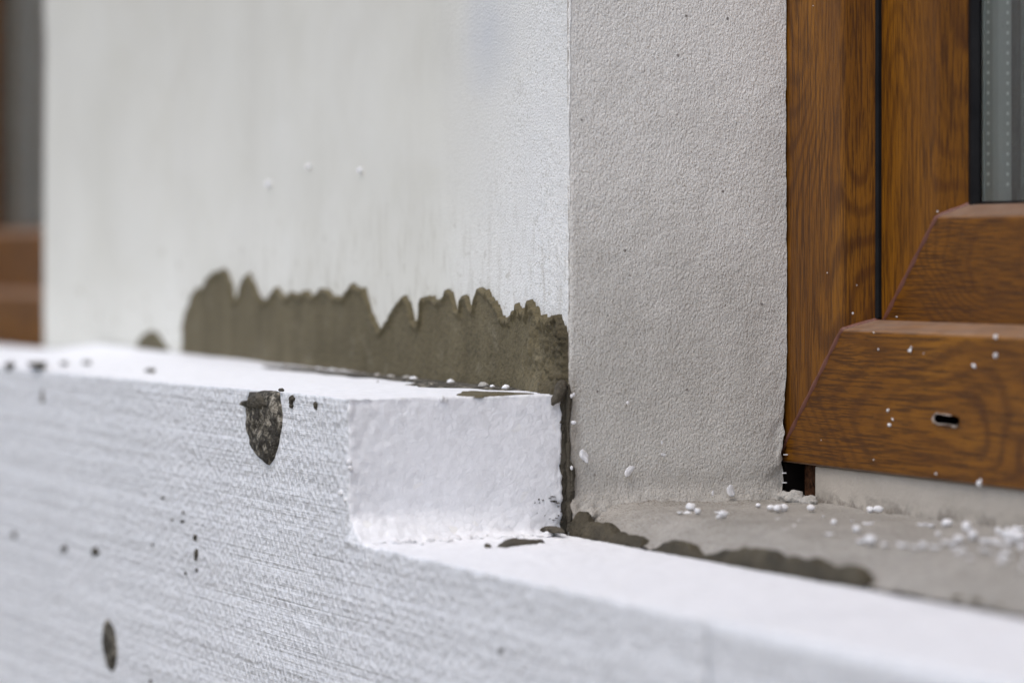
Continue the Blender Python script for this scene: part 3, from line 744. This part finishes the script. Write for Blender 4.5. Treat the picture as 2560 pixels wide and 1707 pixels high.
for k in range(26):
    px = rng.uniform(540, 1330); zz = TH+.001+.004*max(0, min(1, (1400-px)/1400))
    p = hit(px, 900, 1, -.0035-rng.uniform(0, .006)); p.z = TH+.0012
    crumb(p, rng.uniform(.0010, .0024), M['bead'] if k % 3 == 0 else M['plaster_crumb'], k+3, .75, crumb_lab if k % 3 else 'white foam bead in the mortar line on top of the foam', 'crumbs along the wall foot' if k % 3 else 'foam beads along the wall foot', name='crumb' if k % 3 else 'foam_bead', cat='crumb' if k % 3 else 'foam bead')

# lumps on the sawn front of the board
YO = -.1
lump('mortar_splat', z2((540, 1050), (585, 1046), (592, 990), (640, 984), (700, 986), (745, 988), (778, 1000), (798, 1080), (804, 1150), (802, 1220), (784, 1330), (752, 1420), (715, 1472), (688, 1452), (640, 1412), (603, 1340), (584, 1230), (578, 1120), (575, 1085)), 1, YO, .0034, M['crust'], 21, rough=.6, nr=22, sub=4, jag=.04,
     label='big speckled tongue of mortar stuck at the top edge of the foam front')
lump('mortar_splat', z2((600, 1010), (650, 1000), (690, 1030), (700, 1080), (670, 1110), (620, 1105), (575, 1095), (545, 1058), (590, 1045)), 1, YO-.0022, .0026, M['mortar_dark'], 22, rough=.4, nr=12,
     label='dark smooth knob on the big mortar tongue')
lump('mortar_splat', z9((490, 1265), (505, 1272), (522, 1310), (534, 1370), (540, 1440), (530, 1500), (515, 1522), (500, 1500), (486, 1430), (477, 1350), (480, 1290)), 1, YO, .0025, M['crust'], 23, rough=.4, nr=12,
     label='narrow upright mortar streak low on the foam front')
def speck(px, py, rw, rh, label, seed, plane=(1, -.1), m='mortar_dark', h=.0012, group=None, cat='mortar'):
    ol = [(px+rw*math.cos(t)*(1+.2*math.sin(3*t+seed)), py+rh*math.sin(t)*(1+.2*math.cos(2*t+seed))) for t in np.linspace(0, 2*math.pi, 13)[:-1]]
    return lump('mortar_speck', ol, plane[0], plane[1], h, M[m], seed, nr=6, sub=3, jag=.4, label=label, group=group, cat=cat)
speck(162, 1369, 8, 10, 'round dark mortar speck on the foam front left of a bigger one', 31)
speck(238, 1377, 8, 15, 'drop-shaped mortar speck on the foam front', 32)
speck(492, 1385, 4, 14, 'thin upright mortar speck in the middle of the foam front', 33)
speck(490, 1342, 3, 7, 'small mortar speck just above the thin upright one', 34)
speck(25, 915, 11, 10, 'dark mortar speck on the foam top edge at the far left', 35)
g1 = 'tiny mortar specks on the foam front'
for k, (a, b, c_, d_) in enumerate([(456, 1303, 6, 4), (432, 1298, 3, 4), (458, 1280, 3, 5), (407, 1244, 4, 4), (382, 1361, 3, 3), (377, 1702, 5, 5), (36, 1336, 7, 9), (465, 1432, 2.5, 5), (492, 1424, 3, 6), (1252, 1625, 6, 6)]):
    speck(a, b, c_, d_, 'tiny mortar speck scattered on the foam front', 36+k, h=.0006, group=g1)
speck(106, 990, 5, 20, 'pale upright mark high on the foam front at the far left', 50, m='crust', h=.0005)
for k, (a, b, c_, d_) in enumerate([(731, 1000, 5, 11), (730, 1015, 3, 6), (791, 1013, 3, 10), (704, 975, 3, 4)]):
    speck(a, b, c_, d_, 'small mortar fleck on the foam edge beside the big tongue', 52+k, (1, YO), group='mortar flecks beside the big tongue')
for k, (a, b, c_, d_) in enumerate([(93, 908, 22, 5), (377, 924, 12, 4), (218, 905, 10, 4), (160, 906, 8, 3), (985, 959, 10, 3), (945, 955, 7, 3)]):
    speck(a, b, c_, d_, 'faint mortar mark on the foam top', 60+k, (2, TH), h=.0005, group='faint mortar marks on the foam top', m='crust')

# mortar round the corner of the step
def tube(name, pts, rads, m, label, cat='mortar', seg=14, seed=0, amp=.3):
    pts = [Vector(p) for p in pts]; P2 = []; R2 = []
    for k in range(len(pts)-1):
        for j in range(6): P2.append(pts[k].lerp(pts[k+1], j/6)); R2.append(rads[k]+(rads[k+1]-rads[k])*j/6)
    P2.append(pts[-1]); R2.append(rads[-1]); V = []
    for k, p in enumerate(P2):
        t = (P2[min(k+1, len(P2)-1)]-P2[max(k-1, 0)]).normalized(); a = t.cross(Vector((.3, .2, .9))).normalized(); b = t.cross(a)
        for q in range(seg): V.append(p+(a*math.cos(2*math.pi*q/seg)+b*math.sin(2*math.pi*q/seg))*R2[k])
    V = np.array([tuple(v) for v in V]); c = np.repeat(np.array([tuple(p) for p in P2]), seg, 0)
    V = c+(V-c)*(1+amp*2*fbm(V, 220, 3, seed))[:, None]
    Fs = [(k*seg+q, k*seg+(q+1) % seg, (k+1)*seg+(q+1) % seg, (k+1)*seg+q) for k in range(len(P2)-1) for q in range(seg)]
    Fs += [tuple(range(seg))[::-1], tuple(range((len(P2)-1)*seg, len(P2)*seg))]
    return tag(mesh(name, V, Fs, m), label, cat)
hx = lambda px, py, x=0.0: hit(px, py, 0, x)
tube('mortar_drip', [hx(1408, 955, -.001), hx(1402, 975, .001), hx(1395, 992, .0015), hx(1386, 1002, .0015), hx(1380, 1013, .001)], [.0016, .0026, .0022, .0016, .0006], M['mortar_dark'], 'small dark mortar finger hanging over the top corner of the foam step', seed=3)
tube('mortar_fillet', [hx(1421, 960, .0), hx(1421, 1010, .0), hx(1420, 1060, 0), hx(1421, 1110, 0), hx(1421, 1170, 0), hx(1424, 1230, .0002), hx(1424, 1290, .0005), hx(1422, 1328, .001)], [.0009, .0010, .0008, .0009, .0010, .0011, .0013, .0016], M['mortar_dark'], 'thin line of dark mortar squeezed down the crack beside the foam step', seed=4, amp=.5)
lump('mortar_patch', [(1424, 1145), (1428, 1150), (1436, 1166), (1438, 1185), (1434, 1200), (1432, 1220), (1436, 1245), (1432, 1265), (1424, 1270)], 0, .0003, .0014, M['mortar_dark'], 71, label='dark mortar scab on the grey reveal beside the crack')
lump('mortar_splat', z4((1748, 1190), (1760, 1160), (1790, 1142), (1840, 1142), (1885, 1158), (1912, 1186), (1900, 1202), (1840, 1200), (1780, 1196)), 1, -.010, .004, M['mortar_dark'], 72, label='round dark mortar blob at the inner foot of the foam step')
g2 = 'mortar flecks on the cut face of the foam'
for k, (a, b, c_, d_) in enumerate([(1840, 950, 30, 9), (1830, 912, 20, 5), (1865, 962, 16, 5), (1748, 940, 7, 5), (1715, 935, 5, 8), (1685, 960, 6, 4), (1720, 960, 4, 4), (1805, 925, 10, 4), (1870, 990, 5, 5), (1850, 1080, 16, 4), (1830, 1095, 18, 3), (1630, 1116, 14, 3), (1870, 1060, 6, 5), (1890, 1030, 5, 5), (1760, 1060, 4, 3), (1800, 1085, 8, 3), (1700, 1040, 3, 4), (1900, 1110, 8, 6), (1910, 760, 6, 7), (1905, 670, 7, 5), (1887, 580, 4, 5), (1890, 330, 10, 12), (1905, 380, 7, 25), (1910, 440, 5, 20)]):
    q = z4((a, b))[0]
    speck(q[0], q[1], c_/3.136, d_/3.136, 'small mortar fleck on the cut face of the foam step', 80+k, (0, .0001), 'mortar_dark', .0005, g2)
onz('mortar_smear', z4((1385, 1304), (1420, 1280), (1470, 1256), (1510, 1246), (1560, 1256), (1600, 1268), (1680, 1270), (1760, 1268), (1700, 1280), (1600, 1288), (1530, 1296), (1450, 1310)), 0.0002, .0016, M['mortar_dark'], 91, 'leaf-shaped dark mortar scrap on the lower foam ledge')
onz('mortar_speck', z4((1286, 1294), (1310, 1290), (1345, 1304), (1330, 1310), (1295, 1308)), 0.0002, .001, M['mortar_dark'], 92, 'tiny dark scrap left of the leaf-shaped one on the ledge')

# mortar ridges between the ledge and the sill
def ridge(name, prof, label, seed):
    """prof: (px along the joint, top pixel y, foot pixel y) -> lumpy bank against the foam's back edge"""
    xs_, hs, wd = [], [], []
    V = []; K = 16
    P3 = []
    for a, b in zip(prof[:-1], prof[1:]):
        n = max(2, int((b[0]-a[0])/1.5))
        for j in range(n): t = j/n; P3.append([a[i]+(b[i]-a[i])*t for i in range(3)])
    P3.append(list(prof[-1]))
    for px, yt, yf in P3:
        f = hit(px, yf, 1, -.0015); b_ = hit(px, yt, 1, .004)
        h = max(.0004, b_.z+.0004); wdt = .0070+.35*h
        for k in range(K):
            t = k/(K-1); y = -.0022+wdt*t; zz = h*max(0, math.sin(math.pi*min(1, (t+.03)**.8)))**.55
            if k == 0: zz = -.002
            if k == K-1: zz = -.002+.006*0
            V.append((f.x, y, zz))
    V = np.array(V); P = V.copy()
    live = np.clip(P[:, 2]/.002, 0, 1)
    V[:, 2] += live*(.0020*fbm(P, 120, 2, seed)+.0006*fbm(P, 400, 2, seed+1)); V[:, 1] += .0016*fbm(P, 90, 3, seed+2)*live
    n = len(P3); Fs = [(i*K+j, (i+1)*K+j, (i+1)*K+j+1, i*K+j+1) for i in range(n-1) for j in range(K-1)]
    return tag(mesh(name, V, Fs, M['mortar_ridge']), label, 'mortar')
def rz5(L): return [(1350+a/2.613, 1000+b/2.613, 1000+c/2.613) for a, b, c in L]
ridge('mortar_ridge', rz5([(196, 760, 868), (205, 712, 872), (240, 712, 878), (265, 745, 884), (290, 792, 890), (350, 795, 900), (405, 790, 906), (440, 830, 912), (470, 858, 918), (540, 870, 930), (610, 882, 938), (650, 905, 944), (664, 940, 948)]), 'short mortar ridge on the sill edge at the foot of the wall corner', 101)
ridge('mortar_ridge', rz5([(748, 958, 962), (765, 932, 966), (830, 918, 975), (900, 912, 986), (950, 930, 994), (985, 972, 1002), (1050, 1002, 1016), (1090, 990, 1022), (1150, 968, 1032), (1240, 958, 1048), (1330, 968, 1060), (1430, 958, 1076), (1500, 975, 1090), (1560, 1002, 1100), (1660, 1022, 1118), (1760, 1032, 1134), (1810, 1052, 1142), (1870, 1075, 1152), (1930, 1052, 1166), (1990, 1045, 1178), (2050, 1090, 1190), (2100, 1150, 1196), (2116, 1196, 1200)]), 'long lumpy mortar ridge along the joint between ledge and sill', 104)
for k, (px, py, r) in enumerate([(2440, 1500, .0022), (2395, 1494, .0016), (2500, 1515, .0014)]):
    p = hit(px, py, 1, .002); crumb(p, r, M['mortar'], 201+k, .3, 'blurred brown mortar bit on the foam joint at the right', 'blurred mortar bits at the right', name='mortar_bit', cat='mortar', elong=(1.8, .8, 1))

# crumbled render at the foot of the window corner
for k, (px, py, r) in enumerate([(1968, 1243, .0032), (1985, 1246, .004), (1997, 1250, .0030), (2021, 1252, .0032), (2034, 1255, .0018), (1958, 1240, .0028), (2008, 1254, .0016)]):
    p = hit(px, py, 1, .1015); crumb(p, r, M['plaster_crumb'], 11+k, .8, 'crumbled grey render heaped under the window corner', 'render crumbs under the window corner', name='render_crumb', cat='render crumb', amp=.5)
for k, (px, py) in enumerate([(1966, 1136), (1962, 1182), (1963, 1206)]):
    p = hit(px, py, 0, .0002)
    o = box('mesh_prong', (p.x-.001, p.y-.0010, p.z-.00022), (p.x+.0004, p.y+.0006, p.z+.00022), M['bead']); tag(o, 'tiny white mesh prong sticking from the render edge beside the dark gap', 'mesh prong', 'mesh prongs by the dark gap')

# ------------------------------------------------------------------ foam beads and flakes
ZS = .0120
proto = {}
def bead_mesh(seed, flake):
    key = (seed % 9, flake)
    if key not in proto:
        bm = bmesh.new(); bmesh.ops.create_icosphere(bm, subdivisions=3, radius=1)
        V = np.array([v.co[:] for v in bm.verts]); Fs = [[v.index for v in f.verts] for f in bm.faces]; bm.free()
        off = np.array([key[0]*2.3+1, 4., key[0]*.7])
        V = V*(1+(.42 if flake else .26)*fbm(V+off, 1.3, 3, key[0])-.2*np.clip(vnoise(V+off, 1.8, 9), 0, 1))[:, None]
        if flake: V = V*np.array([1.3, .8, .34]); V[:, 2] += .18*V[:, 0]**2
        me = bpy.data.meshes.new('foam_bead'); me.from_pydata(V.tolist(), [], Fs); me.materials.append(M['bead'])
        me.polygons.foreach_set('use_smooth', [True]*len(me.polygons)); me.update(); proto[key] = me
    return proto[key]
def bead(p, r, label, group=None, seed=0, flake=False, rot=None, cat=None):
    o = bpy.data.objects.new('foam_flake' if flake else 'foam_bead', bead_mesh(seed, flake)); C.objects.link(o)
    o.location = p; q = random.Random(int(abs(p[0]*1e6)+abs(p[1]*3e6))); o.scale = (r*q.uniform(.75, 1.25), r*q.uniform(.75, 1.2), r*q.uniform(.75, 1.05)); o.rotation_euler = rot if rot else (0, 0, seed*1.9)
    return tag(o, label, cat or ('foam flake' if flake else 'foam bead'), group)
def sz(p):                                    # height of the cement surface at depth y
    fr = max(0, 1-p.y/.030); return .0117-.0112*fr**1.6
def on_sill(px, py):
    z = .0115
    for _ in range(6): p = hit(px, py, 2, z); z = sz(p)
    return p
G = 'foam beads scattered on the cement sill'
def sb(x, y, r, label=None, seed=0, flake=False, z='5'):
    px, py = (z5 if z == '5' else z8)((x, y))[0]; rp = r/(2.613 if z == '5' else 2.851)
    p = on_sill(px, py+rp*.6); rm = rp*pxm(p)
    p.z += rm*(.75 if not flake else .3)
    lab = label or ('small white foam flake lying among the beads on the sill' if flake else 'small white foam bead scattered on the cement sill')
    bead(p, rm, lab, None if label else (G if not flake else 'foam flakes scattered on the cement sill'), seed, flake)
named = [(830, 745, 32, 'round bead right of a flat flake, front of the cluster by the reveal foot'), (985, 700, 30, 'topmost white bead resting against the reveal foot'), (965, 750, 31, 'white bead directly in front of the topmost one at the reveal foot'),
         (1195, 750, 28, 'lone round white bead under the upright flake on the reveal'), (1255, 820, 27, 'white bead nearest the mortar ridge below the upright flake'), (1425, 688, 18, 'small flattened bead left of the joined trio'),
         (1510, 705, 23, 'left bead of the joined trio near the window corner'), (1555, 708, 30, 'middle bead of the joined trio near the window corner'), (1592, 705, 25, 'right bead of the joined trio near the window corner'), (1770, 705, 26, 'single bead below the crumbled render at the window corner')]
for k, (x, y, r, l) in enumerate(named): sb(x, y, r, l, k)
for k, (x, y, r, f) in enumerate([(400, 768, 26, 1), (462, 785, 34, 0), (572, 766, 22, 1), (790, 740, 22, 1), (880, 738, 26, 1), (915, 728, 20, 1), (1030, 727, 20, 0), (1160, 728, 16, 1), (1165, 765, 14, 0), (1600, 840, 24, 1), (1920, 800, 20, 0), (2035, 785, 15, 1), (2145, 800, 24, 1), (2070, 845, 27, 0), (1465, 850, 13, 0), (1355, 820, 13, 1), (1050, 825, 15, 1), (850, 860, 14, 1), (965, 880, 11, 1), (1300, 930, 24, 0), (1250, 938, 20, 1), (1345, 925, 18, 0), (1500, 935, 26, 0), (1680, 930, 32, 1), (1900, 915, 26, 0), (1890, 870, 22, 1), (2110, 915, 30, 1), (2160, 910, 25, 0), (1990, 980, 30, 1), (1590, 960, 20, 1), (1440, 960, 18, 0), (1225, 740, 10, 0), (710, 714, 9, 0), (680, 770, 8, 0), (1190, 880, 9, 1), (1550, 770, 12, 1), (1690, 780, 12, 1), (1660, 820, 9, 0), (1850, 760, 8, 0)]): sb(x, y, r, None, k+20, bool(f))
for k, (x, y, r, l) in enumerate([(840, 925, 33, 'big bead leaning on the white profile, right one of a stuck pair'), (785, 925, 26, 'left bead of the stuck pair against the white profile'), (795, 895, 20, 'small bead on top of the stuck pair by the white profile'), (1335, 1022, 38, 'tall round blurred bead against the white profile'), (1475, 1050, 44, 'wide blurred bead right of the tall one by the white profile')]): sb(x, y, r, l, k+60, False, '8')
for k, (x, y, r, f) in enumerate([(1155, 1022, 30, 1), (1222, 1027, 32, 1), (1270, 1096, 20, 0), (1350, 1142, 46, 1), (1420, 1138, 34, 0), (1515, 1112, 42, 0), (1610, 1135, 40, 1), (1660, 1130, 44, 1), (1800, 1112, 56, 0), (1850, 1120, 50, 0), (1790, 1040, 30, 1), (1850, 1040, 50, 1), (1700, 1075, 28, 0), (1740, 1100, 30, 0), (1600, 1200, 50, 1), (1760, 1200, 34, 1), (1000, 1250, 40, 1), (1100, 1180, 40, 1), (1250, 1180, 38, 1), (890, 1160, 42, 1), (790, 1140, 40, 0), (720, 1140, 30, 1), (600, 1190, 40, 0), (690, 1215, 26, 1), (510, 1142, 36, 0), (490, 1090, 22, 1), (260, 1150, 44, 1), (180, 1190, 36, 0), (75, 1150, 34, 1), (1500, 1255, 30, 1), (1160, 1180, 26, 0), (1020, 1165, 34, 1), (600, 1230, 26, 1), (1700, 1150, 40, 1), (1780, 1150, 40, 1), (1240, 1330, 24, 1), (860, 1320, 22, 1), (1870, 1190, 30, 0)]): sb(x, y, r, None, k+80, bool(f), '8')
for k in range(45):                           # finer dust of beads towards the joint and the right
    px = rng.uniform(1560, 2600); lo = 1285+(px-1560)*.085; py = lo+abs(rng.normal(0, 55))+10
    p = on_sill(px, min(py, 1330+(px-1425)*.175))
    if p.y < .006 or p.y > .104: continue
    r = rng.uniform(.0005, .0013); p.z += r*.5; bead(p, r, 'small white foam bead scattered on the cement sill', G, k, False)
# flakes and beads on the reveal
for k, (px, py, r, l, sc) in enumerate([(1461, 1139, 12, 'ragged white flake on the grey reveal close to the foam step', 1), (1573, 1177, 10, 'white half-round flake in the middle of the lower reveal', 1), (1827, 1227, 13, 'upright slender white flake above the sill beads', 1), (1434, 1056, 6, 'small white crumb on the reveal beside the crack', 0), (1429, 990, 5, 'upper of two tiny white crumbs high beside the foam corner', 0), (1435, 986, 4, 'tiny white crumb beside its slightly bigger neighbour by the foam corner', 0), (1429, 1169, 5, 'white crumb stuck in the dark scab beside the crack', 0), (1655, 1105, 4, 'faint upright white fleck in the middle of the reveal', 1), (1658, 1137, 5, 'faint lying white fleck below another on the reveal', 1), (1569, 1006, 4, 'tiny white fleck highest on the lower reveal', 0), (1782, 1232, 4, 'thin white sliver left of the upright flake', 1)]):
    p = hit(px, py, 0, .0025 if py < 1200 else .004); r *= pxm(p)
    o = bead(p, r, l, None, k+5, bool(sc), (math.pi/2, [1.1, 2.3, 1.45, 0, 0, 0, 0, 1.5, .2, 0, 1.6][k], math.pi/2))
# beads on the white wall
for px, py, l in ((776, 417, 'middle white bead stuck on the white wall above the smear'), (905, 426, 'right white bead stuck on the white wall above the smear'), (674, 460, 'left, lowest white bead stuck on the white wall above the smear')):
    p = hit(px, py, 1, -.001); p.y += wall_y([tuple(p)])[0]; bead(p, 9*pxm(p), l, None, px)
# crumbs on the brown window
wl = 'tiny white crumb stuck to the brown window frame'
for k, (px, py, r, l) in enumerate([(2276, 876, 6, 'white chip below the lip of the bottom rail'), (2278, 868, 4, wl), (2196, 873, 3.2, wl), (2185, 831, 3.5, wl), (2489, 842, 7, 'upper of two round crumbs on the bottom rail at the right'), (2489, 889, 8, 'lower of two round crumbs on the bottom rail at the right'), (2435, 915, 7, 'white crumb left of the lower round one on the bottom rail'), (2309, 883, 2, wl),
                                    (2220, 1026, 5, 'topmost of three crumbs left of the slot'), (2232, 1048, 4, 'middle of three crumbs left of the slot'), (2224, 1062, 6, 'lowest of three crumbs left of the slot'), (2448, 1208, 8, 'white crumb hanging on the bottom edge of the rail'), (2452, 1200, 5, wl), (2340, 1184, 4, wl), (2068, 682, 2, wl), (2142, 713, 2, wl), (2033, 15, 2, wl), (2132, 783, 3, wl), (2053, 1100, 2, wl), (2184, 1149, 2.5, wl)]):
    p = hit(px, py, 1, YF-.0003); bead(p, r*(.75 if l == wl else .9)*pxm(p), l, 'tiny crumbs on the brown frame' if l == wl else None, k+3, k % 3 == 0, (math.pi/2, k*1.1, 0))
for px, py in ((2242, 792), (2344, 529)):
    p = hit(px, py, 1, YS-.0004); bead(p, 2.6*pxm(p), 'tiny white speck stuck to the inner sash', 'specks on the inner sash', px, False)
# torn beads at the outer corner of the step
for k, (px, py, r) in enumerate([(873, 1156, 9), (857, 1231, 11), (868, 1249, 8), (876, 1170, 7), (1104, 996, 9), (1112, 1001, 7)]):
    x_ = -.0005 if k < 4 else 0
    p = hit(px, py, 1, -.0995) if k < 4 else hit(px, py, 0, 0)
    bead(p, r*pxm(p), 'half-torn foam bead bulging from the edge of the cut step', 'torn beads on the step edge', k)
# shavings heaped at the foot of the step
for k in range(110):
    t = rng.uniform(0, 1); y = -.096+.088*t; x = .0098*(-y/.1)+abs(rng.normal(0, .005))-.0015; r = rng.uniform(.0006, .0019)
    bead(Vector((x+.001, y, r*.3)), r, 'small white foam shaving heaped at the foot of the cut step', 'foam shavings at the foot of the step', k, bool(k % 2))
